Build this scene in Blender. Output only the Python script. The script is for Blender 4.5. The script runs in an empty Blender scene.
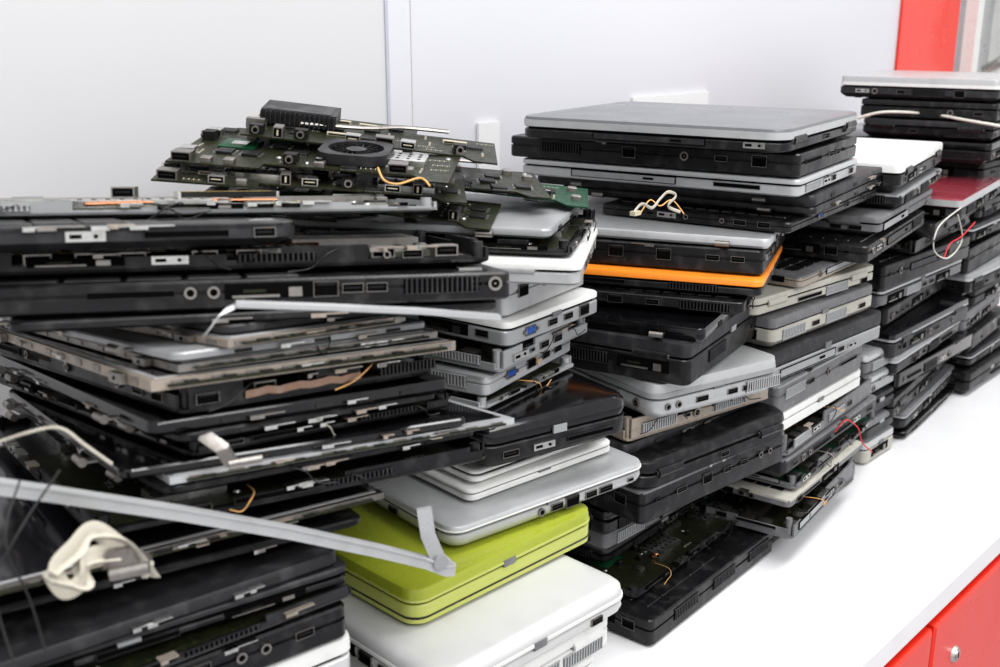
import bpy, bmesh, math, random
from mathutils import Vector, Matrix
R_=math.radians
SC=bpy.context.scene; COL=SC.collection
# ---------------------------------------------------------------- camera model
f=1100.0; P=R_(16); YAW=R_(42.5); H=.62
FX,FY=math.cos(YAW),math.sin(YAW); RX,RY=math.sin(YAW),-math.cos(YAW)
def ray(px,py):
    u=(px-500)/f; v=(333.5-py)/f
    a=math.cos(P)+v*math.sin(P); b=-math.sin(P)+v*math.cos(P)
    return (a*FX+u*RX,a*FY+u*RY,b)
def at(px,py,Y):
    r=ray(px,py); t=Y/r[1]; return Vector((r[0]*t,Y,H+r[2]*t))
cam=bpy.data.cameras.new('camera'); camo=bpy.data.objects.new('camera',cam); COL.objects.link(camo)
cam.sensor_width=36; cam.lens=f*36/1000; cam.clip_start=.01
camo.location=(0,0,H); camo.rotation_euler=(R_(90)-P,0,YAW-R_(90)); SC.camera=camo
cam.dof.use_dof=True; cam.dof.focus_distance=1.08; cam.dof.aperture_fstop=9
# ---------------------------------------------------------------- materials
def mat(name,rgb,rough=.5,metal=0,var=.12,dust=None,dustf=.25,bump=.0,scale=25,coat=0,spec=.5):
    m=bpy.data.materials.new(name); m.use_nodes=True; nt=m.node_tree; N=nt.nodes; L=nt.links
    b=N['Principled BSDF']; b.inputs['Metallic'].default_value=metal
    b.inputs['Coat Weight'].default_value=coat; b.inputs['Coat Roughness'].default_value=.08
    b.inputs['Specular IOR Level'].default_value=spec
    tc=N.new('ShaderNodeTexCoord'); n1=N.new('ShaderNodeTexNoise'); n1.inputs['Scale'].default_value=scale
    n1.inputs['Detail'].default_value=6; n1.inputs['Roughness'].default_value=.65
    L.new(tc.outputs['Object'],n1.inputs['Vector'])
    mr=N.new('ShaderNodeMapRange'); mr.inputs[1].default_value=.3; mr.inputs[2].default_value=.7
    mr.inputs[3].default_value=max(.03,rough-var); mr.inputs[4].default_value=min(1,rough+var)
    L.new(n1.outputs['Fac'],mr.inputs[0]); L.new(mr.outputs[0],b.inputs['Roughness'])
    n2=N.new('ShaderNodeTexNoise'); n2.inputs['Scale'].default_value=scale*3.1; n2.inputs['Detail'].default_value=8
    L.new(tc.outputs['Object'],n2.inputs['Vector'])
    mr2=N.new('ShaderNodeMapRange'); mr2.inputs[1].default_value=.5; mr2.inputs[2].default_value=.8
    mr2.inputs[3].default_value=0; mr2.inputs[4].default_value=dustf
    L.new(n2.outputs['Fac'],mr2.inputs[0])
    mx=N.new('ShaderNodeMix'); mx.data_type='RGBA'
    if dust is None: dust=tuple(min(1,c*1.6+.02) for c in rgb)
    mx.inputs[6].default_value=(*rgb,1); mx.inputs[7].default_value=(*dust,1)
    L.new(mr2.outputs[0],mx.inputs[0]); L.new(mx.outputs[2],b.inputs['Base Color'])
    if bump:
        bp=N.new('ShaderNodeBump'); bp.inputs['Strength'].default_value=bump; bp.inputs['Distance'].default_value=.001
        L.new(n2.outputs['Fac'],bp.inputs['Height']); L.new(bp.outputs[0],b.inputs['Normal'])
    return m
M={
 'black':mat('black_plastic',(.008,.008,.009),.34,0,.14,(.09,.09,.09),.4,.1,spec=.42),
 'black2':mat('charcoal_plastic',(.022,.022,.024),.45,0,.12,(.11,.11,.11),.4,.1,spec=.42),
 'gloss':mat('glossy_black_plastic',(.004,.004,.005),.14,0,.08,(.04,.04,.04),.25,0,25,.3,spec=.45),
 'dark':mat('hollow_shade',(.002,.002,.002),.8,0,.05,None,0,spec=.1),  # near-black colour painted for the shade inside ports, slots and gaps
 'silver':mat('silver_plastic',(.47,.475,.48),.35,.35,.1,(.3,.3,.3),.35,.05),
 'silver2':mat('dull_silver_plastic',(.33,.335,.34),.4,.3,.1,(.2,.2,.2),.35,.05),
 'palesilver':mat('pale_silver_shell',(.56,.56,.555),.35,.15,.1,(.42,.42,.41),.35,.04,12),
 'midgrey':mat('mid_grey_lid',(.19,.195,.205),.32,.3,.08,(.14,.14,.14),.3,.02,12),
 'white':mat('white_plastic',(.66,.66,.64),.4,0,.1,(.46,.44,.40),.35,.03),
 'grey':mat('grey_plastic',(.14,.14,.145),.5,0,.1,(.28,.28,.28),.4,.1),
 'beige':mat('beige_grey_plastic',(.40,.385,.34),.5,0,.1,(.25,.23,.2),.4,.08),
 'tan':mat('tan_metal_edge',(.38,.33,.28),.4,.5,.1,(.2,.16,.13),.5,.1,60),
 'orange':mat('orange_plastic',(.85,.27,.03),.35,0,.1,(.6,.2,.05),.2),
 'green':mat('lime_green_plastic',(.31,.35,.035),.25,0,.08,(.24,.27,.04),.25,0,25,.3),
 'green2':mat('pale_lime_plastic',(.43,.46,.12),.35,0,.08,(.33,.35,.1),.2),
 'redlid':mat('red_reflection_lid',(.30,.05,.07),.07,0,.04,(.25,.06,.08),.2,0,25,1),  # red reflection on a dark glossy lid, painted as base colour
 'metal':mat('bare_metal',(.6,.6,.58),.3,1,.12,(.3,.28,.25),.5,.1,60),
 'metal2':mat('dull_metal',(.32,.30,.28),.42,1,.12,(.15,.13,.11),.5,.1,60),
 'bronze':mat('bronze_foil',(.30,.20,.15),.38,.8,.12,(.4,.34,.3),.4,.1,40),
 'copper':mat('copper',(.7,.33,.18),.3,1,.1,(.4,.2,.1),.4,0,60),
 'gold':mat('gold_contact',(.6,.42,.14),.4,1),
 'pcbg':mat('green_circuit_board',(.006,.05,.022),.35,0,.1,(.04,.12,.06),.4,.2,120,spec=.35),
 'pcbd':mat('dark_circuit_board',(.014,.018,.009),.42,0,.1,(.11,.08,.03),.5,.2,140,spec=.3),
 'chip':mat('chip_plastic',(.01,.01,.01),.45,spec=.3),
 'blue':mat('blue_port_plastic',(.03,.11,.40),.4),
 'cream':mat('cream_connector',(.48,.43,.32),.5),
 'rubber':mat('rubber',(.02,.02,.02),.8),
 'glass':mat('screen_glass',(.01,.01,.013),.1,0,.05,(.06,.06,.06),.2,0,25,.3),
 'wwire':mat('white_wire',(.58,.56,.5),.6),
 'kwire':mat('black_wire',(.01,.01,.01),.5),
 'rwire':mat('red_wire',(.6,.02,.03),.5),
 'ywire':mat('tan_wire',(.6,.34,.12),.5),
 'beigew':mat('limp_beige_cable',(.47,.44,.37),.7,0,.1,(.2,.18,.15),.5),
 'table':mat('white_laminate',(.72,.72,.725),.35,0,.1,(.64,.64,.65),.5,.02,8),
 'wall':mat('wall_paint',(.535,.53,.538),.6,0,.05,(.555,.55,.558),.3,0,3),
 'wall2':mat('wall_white_reflection_tint',(.575,.575,.605),.4,0,.05,(.59,.59,.62),.3,0,3),  # lavender cast of a reflection mixed into the white base colour
 'seam':mat('seam_grey',(.42,.42,.48),.5),
 'red':mat('red_lacquer',(.72,.03,.012),.3,0,.05,(.6,.02,.01),.2,0,6,.3),
 'floor':mat('floor_vinyl',(.4,.4,.42),.5,0,.1,(.3,.3,.32),.3,0,3),
 'paper':mat('paper',(.66,.66,.66),.7,0,.05,None,.1),
}
# ---------------------------------------------------------------- mesh builder
class MB:
    def __init__(s): s.bm=bmesh.new()
    def box(s,x0,x1,y0,y1,z0,z1,mi=0):
        v=[s.bm.verts.new(c) for c in ((x0,y0,z0),(x1,y0,z0),(x1,y1,z0),(x0,y1,z0),(x0,y0,z1),(x1,y0,z1),(x1,y1,z1),(x0,y1,z1))]
        for q in ((0,3,2,1),(4,5,6,7),(0,1,5,4),(1,2,6,5),(2,3,7,6),(3,0,4,7)):
            fc=s.bm.faces.new([v[i] for i in q]); fc.material_index=mi
        return s
    def loft(s,rings,mi=0,cap=True,close=False):
        vs=[[s.bm.verts.new(p) for p in r] for r in rings]; n=len(rings[0])
        prs=list(zip(vs[:-1],vs[1:]))
        if close: prs.append((vs[-1],vs[0]))
        for a,b in prs:
            for i in range(n):
                j=(i+1)%n
                fc=s.bm.faces.new((a[i],a[j],b[j],b[i])); fc.material_index=mi
        if cap and not close:
            fc=s.bm.faces.new(list(reversed(vs[0]))); fc.material_index=mi
            fc=s.bm.faces.new(vs[-1]); fc.material_index=mi
        return s
    def slab(s,x0,x1,y0,y1,prof,r=.012,mi=0,seg=5):
        rings=[]
        for ins,z in prof:
            ring=[]; rr=max(r-ins*.6,.0008)
            a0,a1,b0,b1=x0+ins,x1-ins,y0+ins,y1-ins
            for cx,cy,st in ((a0+rr,b0+rr,180),(a1-rr,b0+rr,270),(a1-rr,b1-rr,0),(a0+rr,b1-rr,90)):
                for k in range(seg+1):
                    an=R_(st+90*k/seg); ring.append((cx+rr*math.cos(an),cy+rr*math.sin(an),z))
            rings.append(ring)
        return s.loft(rings,mi)
    def cyl(s,c,ax,r,h,mi=0,n=16,r2=None):
        ax=Vector(ax).normalized(); t=Vector((0,0,1)) if abs(ax.z)<.9 else Vector((1,0,0))
        u=ax.cross(t).normalized(); w=ax.cross(u); c=Vector(c); r2=r if r2 is None else r2
        def ring(o,q): return [tuple(o+u*q*math.cos(-2*math.pi*k/n)+w*q*math.sin(-2*math.pi*k/n)) for k in range(n)]
        return s.loft([ring(c+ax*h,r2),ring(c,r)],mi)
    def tube(s,pts,r,mi=0,n=8,sub=6,flat=None):
        p=[Vector(q) for q in pts]; q=[p[0]]+p+[p[-1]]; c=[]
        for i in range(1,len(q)-2):
            for k in range(sub):
                t=k/sub; a,b,d,e=q[i-1],q[i],q[i+1],q[i+2]
                c.append(.5*((2*b)+(-a+d)*t+(2*a-5*b+4*d-e)*t*t+(-a+3*b-3*d+e)*t**3))
        c.append(p[-1]); rings=[]; up=Vector((0,0,1))
        for i,o in enumerate(c):
            d=(c[min(i+1,len(c)-1)]-c[max(i-1,0)])
            d=d.normalized() if d.length>1e-9 else Vector((1,0,0))
            u=d.cross(up)
            if u.length<.05: u=d.cross(Vector((1,0,0)))
            u.normalize(); w=d.cross(u)
            fr=flat if flat else r
            rings.append([tuple(o+u*r*math.cos(2*math.pi*k/n)+w*fr*math.sin(2*math.pi*k/n)) for k in range(n)])
        return s.loft(rings,mi)
    def ribbon(s,pts,wv,nv,mi=0):
        wv=Vector(wv); nv=Vector(nv)
        rings=[[tuple(Vector(p)+a*wv+b*nv) for a,b in ((-1,-1),(1,-1),(1,1),(-1,1))] for p in pts]
        return s.loft(rings,mi)
    def mesh(s,name,mats):
        bmesh.ops.recalc_face_normals(s.bm,faces=s.bm.faces)
        me=bpy.data.meshes.new(name); s.bm.to_mesh(me); s.bm.free()
        for m in mats: me.materials.append(M[m] if isinstance(m,str) else m)
        for p in me.polygons: p.use_smooth=True
        me.set_sharp_from_angle(angle=R_(38))
        return me
    def build(s,name,mats,parent=None,matrix=None):
        if isinstance(mats,str): mats=[mats]
        return link(name,s.mesh(name,mats),parent,matrix)
def link(name,me,parent=None,matrix=None):
    o=bpy.data.objects.new(name,me); COL.objects.link(o)
    if parent: o.parent=parent
    if matrix is not None: o.matrix_basis=matrix
    return o
def thing(name,label,cat,matrix,group=None):
    o=bpy.data.objects.new(name,None); COL.objects.link(o); o.matrix_basis=matrix; o.empty_display_size=.03
    o['label']=label; o['category']=cat
    if group: o['group']=group
    return o
def tag(o,label,cat,group=None):
    o['label']=label; o['category']=cat
    if group: o['group']=group
    return o
def struct(o): o['kind']='structure'; return o
T=Matrix.Translation
# ---------------------------------------------------------------- ports (shared meshes)
PK={'usb_port':(.0135,.0058),'vga_port':(.031,.0105),'audio_jack':(.0075,.0075),'network_port':(.0155,.0115),'vent':(.05,.011),
    'drive_tray':(.125,.0105),'card_slot':(.05,.0045),'power_socket':(.0095,.0095),'lock_slot':(.007,.0035),'video_port':(.016,.0058),
    'open_bay':(.055,.012),'shield_tab':(.022,.006)}
_pc={}
def port_mesh(k,dk):
    if (k,dk) in _pc: return _pc[(k,dk)]
    w,h=PK[k]; b=MB(); fr='metal2' if k in('usb_port','network_port','video_port','vga_port') else ('black2' if dk else 'grey'); mats=[fr,'dark','chip']
    def ring(w,h,e):
        b.box(-w/2,w/2,-.0009,.001,h/2-e,h/2); b.box(-w/2,w/2,-.0009,.001,-h/2,-h/2+e)
        b.box(-w/2,-w/2+e,-.0009,.001,-h/2+e,h/2-e); b.box(w/2-e,w/2,-.0009,.001,-h/2+e,h/2-e)
    if k in('usb_port','network_port','video_port','lock_slot','card_slot'):
        ring(w,h,.0004); b.box(-w/2+.0004,w/2-.0004,-.0003,.0008,-h/2+.0004,h/2-.0004,1)
        if k!='lock_slot' and k!='card_slot': b.box(-w/2+.002,w/2-.002,-.0008,0,-.0004 if k!='network_port' else h/2-.003,.0007 if k!='network_port' else h/2-.001,2)
    elif k=='vga_port':
        ring(w*.66,h,.0005); mats[2]='blue'; b.box(-w*.3,w*.3,-.0008,.0005,-h*.34,h*.34,2)
        for r in range(3):
            for q in range(5): b.box(-.0065+q*.003,-.0053+q*.003,-.0010,-.0007,-.003+r*.0024,-.0020+r*.0024,1)
        for sx in(-1,1): b.cyl((sx*.0128,0,0),(0,-1,0),.0024,.002,0,6)
    elif k in('audio_jack','power_socket'):
        r=w/2; n=16; rr=[]
        for (q,y) in ((r,0),(r,-.0013),(r*.62,-.0013),(r*.62,-.0003)):
            rr.append([(q*math.cos(2*math.pi*i/n),y,q*math.sin(2*math.pi*i/n)) for i in range(n)])
        b.loft(rr,0,False); b.cyl((0,-.0004,0),(0,1,0),r*.64,.0005,1)
        mats[0]='metal2'
        if k=='power_socket': b.cyl((0,-.0012,0),(0,1,0),.0008,.001,0,8)
    elif k=='vent':
        b.box(-w/2,w/2,-.0003,.0008,-h/2,h/2,1)
        for i in range(15):
            x=-w/2+(i+.5)*w/15; b.box(x-.0006,x+.0006,-.0011,0,-h/2,h/2)
        b.box(-w/2,w/2,-.0011,0,-h/2-.0006,-h/2); b.box(-w/2,w/2,-.0011,0,h/2,h/2+.0006); mats[0]='black2' if dk else 'silver'
        if not dk: mats[1]='grey'
    elif k=='drive_tray':
        ring(w,h,.0005); b.box(-w/2+.001,w/2-.001,-.0007,.0008,-h/2+.001,h/2-.001,2); mats[2]='black2' if dk else 'silver2'; mats[0]='dark'
        b.box(w*.2,w*.2+.012,-.0012,-.0006,-.0015,.0015,0)
    elif k=='open_bay':
        b.box(-w/2,w/2,-.0003,.0008,-h/2,h/2,1); b.box(-w*.42,w*.1,-.0008,0,-h*.42,-h*.25,0); b.box(w*.2,w*.35,-.0007,0,-h*.42,h*.2,0); b.box(-w*.3,-w*.05,-.0006,0,-h*.1,h*.1,2); mats[0]='metal2'; mats[2]='pcbd'  # no recess is cut; the dark plate paints the bay's inner shade
    elif k=='shield_tab':
        b.box(-w/2,w/2,-.0012,.0008,-h/2,h/2,0); b.cyl((w*.25,-.0012,0),(0,-1,0),.0013,.0006,1,8); b.box(-w*.4,-w*.1,-.0014,-.0010,-h*.2,h*.2,1); mats[0]='metal'
    me=b.mesh(k,mats); _pc[(k,dk)]=me; return me
def put_port(par,k,face,s,z,tb,dk,w=0,d=0):
    ph=PK[k][1]; sc=min(1,tb*.66/ph)
    if k=='vga_port': sc*=.8
    if face=='R': m=T((s,-.0002,z))
    else: m=T((-.0002,s,z))@Matrix.Rotation(R_(-90),4,'Z')
    m=m@Matrix.Diagonal((sc if k in('audio_jack','power_socket') else .72 if k=='vga_port' else 1,1.2,sc,1))
    return link(k,port_mesh(k,dk),par,m)
def gen_ports(rng,Ln,dens):
    s=.02; out=[]; last=None
    ks=['usb_port','usb_port','audio_jack','network_port','vent','video_port','card_slot','lock_slot','power_socket','drive_tray','open_bay','open_bay','shield_tab','vent']
    while s<Ln-.03:
        if rng.random()>dens: s+=rng.uniform(.015,.04); continue
        k=rng.choice(ks); w=PK[k][0]
        if k==last and k in('vga_port','network_port','drive_tray','vent'): continue
        if s+w>Ln-.015: s+=.02; continue
        out.append((k,s+w/2)); s+=w+rng.uniform(.004,.016); last=k
    return out
# ---------------------------------------------------------------- components
_cc={}
def comp(k):
    if k in _cc: return _cc[k]
    b=MB()
    if k=='chip':
        b.slab(-.007,.007,-.007,.007,[(0,.0004),(0,.0018),(.0003,.0022)],.0006,0,2)
        for i in range(7):
            for sg in(-1,1): b.box(-.0062+i*.002,-.0054+i*.002,sg*.0082-.0012,sg*.0082+.0012,0,.0006,1)
        m=['chip','metal']
    elif k=='processor':
        b.slab(-.016,.016,-.016,.016,[(0,0),(0,.0015),(.0003,.0017)],.001,0,2); b.box(-.006,.006,-.007,.007,.0017,.0024,1); m=['pcbg','metal']
    elif k=='capacitor':
        b.cyl((0,0,0),(0,0,1),.0032,.006,0,12); b.cyl((0,0,.006),(0,0,1),.0027,.0003,1,12); m=['chip','metal']
    elif k=='connector':
        b.box(-.008,.008,-.0065,.0065,0,.0075); b.box(-.0068,.0068,-.0069,-.006,.001,.0065,1); b.box(-.005,.005,-.0072,-.006,.0035,.0045,2); m=['metal2','dark','chip']
    elif k=='silver_connector':
        b.box(-.0065,.0065,-.006,.0065,0,.006); b.box(-.0055,.0055,-.0064,-.0055,.0008,.0052,1); b.box(-.004,.004,-.0067,-.0055,.0027,.0037,2); m=['metal','dark','cream']
    elif k=='round_connector':
        b.box(-.0055,.0055,-.004,.0065,0,.008); b.cyl((0,-.004,.0042),(0,-1,0),.0034,.0025,1,14); b.cyl((0,-.0065,.0042),(0,-1,0),.002,.0003,2,10); m=['chip','metal2','dark']
    elif k=='tall_connector':
        b.box(-.004,.004,-.009,.0065,0,.009); b.box(-.0032,.0032,-.0094,-.008,.001,.008,1); b.box(-.0008,.0008,-.0096,-.008,.002,.007,2); m=['metal2','dark','cream']
    elif k=='ribbon_socket':
        b.box(-.011,.011,-.0022,.0022,0,.0025); b.box(-.0095,.0095,-.0025,-.0015,.0006,.0018,1); m=['cream','chip']
    elif k=='coil':
        b.slab(-.0045,.0045,-.0045,.0045,[(0,0),(0,.0035),(.001,.0042)],.001,0,2); m=['metal2']
    elif k=='memory_slot':
        b.box(-.034,.034,-.004,.004,0,.004); b.box(-.031,.031,-.001,.001,.004,.0043,1); b.box(-.036,-.034,-.004,.012,0,.004,2); b.box(.034,.036,-.004,.012,0,.004,2); m=['chip','gold','metal']
    elif k=='heatsink':
        b.box(-.025,.025,-.008,.008,0,.001)
        for i in range(18): b.box(-.025+i*.00285,-.0243+i*.00285,-.008,.008,.001,.009)
        m=['metal2']
    elif k=='shield_plate':
        b.slab(-.024,.024,-.014,.014,[(0,0),(0,.0045),(.001,.005)],.002,0,2)
        for i in range(5):
            for j in range(3): b.cyl((-.018+i*.009,-.008+j*.008,.005),(0,0,1),.0016,.0002,1,8)
        m=['metal','dark']
    elif k=='screw':
        b.cyl((0,0,0),(0,0,1),.0025,.0012,0,10,.002); b.box(-.0015,.0015,-.0003,.0003,.0012,.0014,1); m=['metal','dark']
    elif k=='resistor_row':
        for i in range(8): b.box(-.008+i*.002,-.007+i*.002,-.001,.001,0,.0007,i%2)
        m=['cream','metal']
    me=b.mesh(k,m); _cc[k]=me; return me
RAD={'chip':.010,'capacitor':.004,'coil':.006,'ribbon_socket':.010,'processor':.018,'memory_slot':.022,'screw':.003,'resistor_row':.006,'heatsink':.018,'connector':.01,'shield_plate':.022}
def populate(par,x0,x1,y0,y1,z,rng,n,edge=True,ks=None):
    ks=ks or ['chip','chip','capacitor','coil','ribbon_socket','processor','memory_slot','screw','resistor_row','resistor_row','shield_plate','coil','heatsink','capacitor']
    used=[]
    for i in range(n):
        k=rng.choice(ks); r=RAD[k]
        for tr in range(12):
            mg=r if k not in('memory_slot','heatsink','ribbon_socket','shield_plate') else .036 if k=='memory_slot' else .026
            if x1-x0<2*mg+.004 or y1-y0<2*r+.004: break
            x=rng.uniform(x0+mg,x1-mg); y=rng.uniform(y0+r,y1-r)
            if all((x-a)**2+(y-b)**2>(r+c)**2 for a,b,c in used):
                used.append((x,y,r)); a=0 if k in('memory_slot','heatsink','ribbon_socket','shield_plate') else rng.choice([0,90])
                link(k,comp(k),par,T((x,y,z))@Matrix.Rotation(R_(a),4,'Z')); break
    if edge:
        x=x0+.014
        while x<x1-.014:
            link('connector',comp('connector'),par,T((x,y0+.003,z))); x+=rng.uniform(.019,.05)
        y=y0+.03
        while y<y1-.02:
            link('connector',comp('connector'),par,T((x0+.003,y,z))@Matrix.Rotation(R_(-90),4,'Z')); y+=rng.uniform(.019,.05)
def fan(par,x,y,z,s=1.0):
    b=MB(); n=24
    o=[];i=[]
    for k in range(n):
        a=2*math.pi*k/n; c,sn=math.cos(a),math.sin(a); q=.03/max(abs(c),abs(sn)); q=min(q,.036)
        o.append((q*c,q*sn)); i.append((.024*c,.024*sn))
    b.loft([[(a,c,0) for a,c in i],[(a,c,0) for a,c in o],[(a,c,.009) for a,c in o],[(a,c,.009) for a,c in i]],0,False,True)
    f_=b.build('fan_housing','black2',par,T((x,y,z))@Matrix.Scale(s,4))
    b=MB(); b.cyl((0,0,.001),(0,0,1),.009,.007,0,16)
    for k in range(17):
        a=2*math.pi*k/17; c,sn=math.cos(a),math.sin(a)
        c2,s2=math.cos(a+.35),math.sin(a+.35)
        b.loft([[(.009*c,.009*sn,.002),(.009*c-.0006*sn,.009*sn+.0006*c,.002),(.0225*c2-.0006*s2,.0225*s2+.0006*c2,.002),(.0225*c2,.0225*s2,.002)],
                [(.009*c,.009*sn,.0075),(.009*c-.0006*sn,.009*sn+.0006*c,.0075),(.0225*c2-.0006*s2,.0225*s2+.0006*c2,.0075),(.0225*c2,.0225*s2,.0075)]])
    b.build('fan_blades','black',f_)
# ---------------------------------------------------------------- devices
def is_dark(c): return c in('black','black2','gloss','dark','redlid','orange')
def feet(root,w,d):
    for x in(.025,w-.025):
        for y in(.025,d-.025): 
            MB().cyl((x,y,0),(0,0,1),.006,.0024,0,12).build('rubber_foot','rubber',root)
def add_ports(base,it,w,d,zc,tb,dk,rng):
    pr=it.get('pr'); pl=it.get('pl'); dens=it.get('dens',.75)
    R=[(k,s*w) for k,s in pr] if pr is not None else gen_ports(rng,w,dens)
    Lp=[(k,s*d) for k,s in pl] if pl is not None else gen_ports(rng,d,dens)
    for k,s in R: put_port(base,k,'R',s,zc,tb,dk)
    for k,s in Lp: put_port(base,k,'L',s,zc,tb,dk)
def hinges(root,w,d,z,r,side,col):
    for q in(.16,.84):
        b=MB()
        if side=='L': b.cyl((.001+r*.3,d*q-.018,z),(0,1,0),r,.036,0,14); b.cyl((.001+r*.3,d*q-.0195,z),(0,1,0),r*.6,.039,1,10)
        elif side=='R': b.cyl((w*q-.018,.001+r*.3,z),(1,0,0),r,.036,0,14); b.cyl((w*q-.0195,.001+r*.3,z),(1,0,0),r*.6,.039,1,10)
        else: b.cyl((w-.002-r*.3,d*q-.018,z),(0,1,0),r,.036,0,14)
        b.build('hinge',[col,'metal2'],root)
def stray(root,w,d,z,rng,m=None,drop=.012):
    x=rng.uniform(.15,.8)*w; m=m or rng.choice(['kwire','kwire','kwire','beigew','ywire','kwire','kwire'])
    dx=rng.uniform(-.03,.03)
    MB().tube([(x,.02,z),(x+dx*.2,.002,z+.001),(x+dx*.6,-.005,z-.002),(x+dx,-.004,z-drop*rng.uniform(.4,1)),(x+dx*1.6,-.005,z-drop*rng.uniform(.2,1.2))],rng.uniform(.0004,.0006),0,6,5).build('wire',m,root)
def brackets(root,w,d,z,rng,n):
    for i in range(n):
        L_=rng.uniform(.008,.026); q=rng.uniform(-.0008,.0008); m=rng.choice(['metal','metal','metal2','tan'])
        if rng.random()<.5:
            x=rng.uniform(.05,w-.05); b=MB(); b.box(x,x+L_,-.0028,.004,z+q-.0005,z+q+.0004); b.box(x,x+L_*.4,-.0034,-.0026,z+q-.0022,z+q+.0004)
        else:
            y=rng.uniform(.05,d-.05); b=MB(); b.box(-.0028,.004,y,y+L_,z+q-.0005,z+q+.0004); b.box(-.0034,-.0026,y,y+L_*.4,z+q-.0022,z+q+.0004)
        b.build('metal_bracket',m,root)
def d_closed(root,w,d,t,it,rng):
    bc,lc=it.get('bc','black'),it.get('lc','black'); lf=it.get('lf',.34); dk=is_dark(bc)
    z0=.0016; tl=max(.005,t*lf); tb=t-tl; r=it.get('r',.009)
    st=it.get('st',rng.randint(0,2))
    if st==0: prof=[(.009,z0),(.003,z0+(tb-z0)*.22),(.0,z0+(tb-z0)*.38),(0,tb-.0016),(.0008,tb-.0010)]
    elif st==1: prof=[(.0025,z0),(.0004,z0+.0015),(0,z0+.002),(0,tb-.0022),(.001,tb-.0010)]
    elif st==3: prof=[(.008,z0),(.002,z0+(tb-z0)*.3),(0,z0+(tb-z0)*.6),(.0006,tb-.002),(.002,tb-.0010)]
    else: prof=[(.014,z0),(.009,z0+(tb-z0)*.3),(.0006,z0+(tb-z0)*.34),(0,z0+(tb-z0)*.38),(0,tb-.002),(.001,tb-.0010)]
    b=MB(); b.slab(0,w,0,d,prof,r); b.slab(.003,w-.003,.003,d-.003,[(0,tb-.0012),(0,tb+.0012)],r,1)
    base=b.build('base',[bc,'dark'],root)
    if it.get('under'): 
        MB().slab(-.0004,w+.0004,-.0004,d+.0004,[(.010,.001),(.001,.005),(0,.0085),(0,.009)],r).build('underside',it['under'],root)
    add_ports(base,it,w,d,z0+(tb-z0)*.62,(tb-z0),dk,rng)
    ls=it.get('ls',rng.randint(0,2)); o=rng.uniform(-.0015,.0015)
    if ls==1: lp=[(.0015,tb+.001),(.0,tb+tl*.35),(.0012,tb+tl*.75),(.005,t-.0005),(.01,t)]
    else: lp=[(.0006,tb+.001),(0,tb+.0016),(0,tb+tl*.7),(.0008,t-.0006),(.0025,t)]
    lid=MB().slab(o,w+o,o,d+o,lp,r).build('lid',lc,root)
    if it.get('rim'):
        MB().slab(o-.0006,w+o+.0006,o-.0006,d+o+.0006,[(0,tb+.0018),(0,tb+tl*it.get('rh',.42))],r).build('lid_rim',it['rim'],lid)
    hs=it.get('hs',rng.choice(['L','far','R','far']))
    hinges(root,w,d,tb,min(.0055,t*.2),hs,bc)
    if hs!='R':
        b=MB(); b.box(w*.45,w*.45+.014,-.0010,.001,tb-.001,tb+tl*.35); b.build('latch','silver2' if dk else 'grey',root)
    feet(root,w,d)
def keys(root,w,d,z):
    b=MB(); nx=13; ny=5; kx0,kx1=w*.08,w*.6; ky0,ky1=d*.06,d*.94
    cw=(ky1-ky0)/nx; ch=(kx1-kx0)/ny
    for i in range(nx):
        for j in range(ny):
            b.slab(kx0+j*ch+.001,kx0+(j+1)*ch-.001,ky0+i*cw+.001,ky0+(i+1)*cw-.001,[(0,z),(.0006,z+.0012)],.001,0,1)
    b.build('keyboard','black',root)
def d_base(root,w,d,t,it,rng):
    bc=it.get('bc','black'); dk=is_dark(bc); z0=.0016; r=it.get('r',.007); tt=t-.0015
    st=it.get('st',rng.randint(0,1))
    if st==0: prof=[(.010,z0),(.002,z0+(tt-z0)*.3),(0,z0+(tt-z0)*.36),(0,tt-.001),(.001,tt)]
    else: prof=[(.0015,z0),(0,z0+.0015),(0,z0+(tt-z0)*.55),(.0016,z0+(tt-z0)*.57),(.0016,z0+(tt-z0)*.63),(0,z0+(tt-z0)*.65),(0,tt-.0015),(.0015,tt)]
    base=MB().slab(0,w,0,d,prof,r).build('base',bc,root)
    tc=it.get('tc')
    if tc: MB().slab(.001,w-.001,.001,d-.001,[(-.0012,tt-.003),(-.0012,tt-.0004),(.001,tt+.0006)],r).build('palm_rest',tc,root)
    keys(root,w,d,tt+(.0005 if tc else 0))
    b=MB(); b.box(w*.68,w*.92,d*.36,d*.62,tt-.0003,tt+.0008); b.build('touchpad','grey' if dk else 'silver2',root)
    add_ports(base,it,w,d,z0+(tt-z0)*.6,(tt-z0)*.8,dk,rng)
    for q in(.12,.82):
        b=MB(); x=w-.03; b.box(x,x+.016,d*q,d*q+.009,tt-.002,tt+.0014); b.cyl((x+.003,d*q+.0045,tt+.0014),(0,0,1),.002,.0001,1,8); b.build('hinge_bracket',['metal','dark'],root)
    brackets(root,w,d,tt+.0002,rng,it.get('br',rng.randint(0,2)))
    if rng.random()<.3: stray(root,w,d,tt-.001,rng)
    feet(root,w,d)
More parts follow.
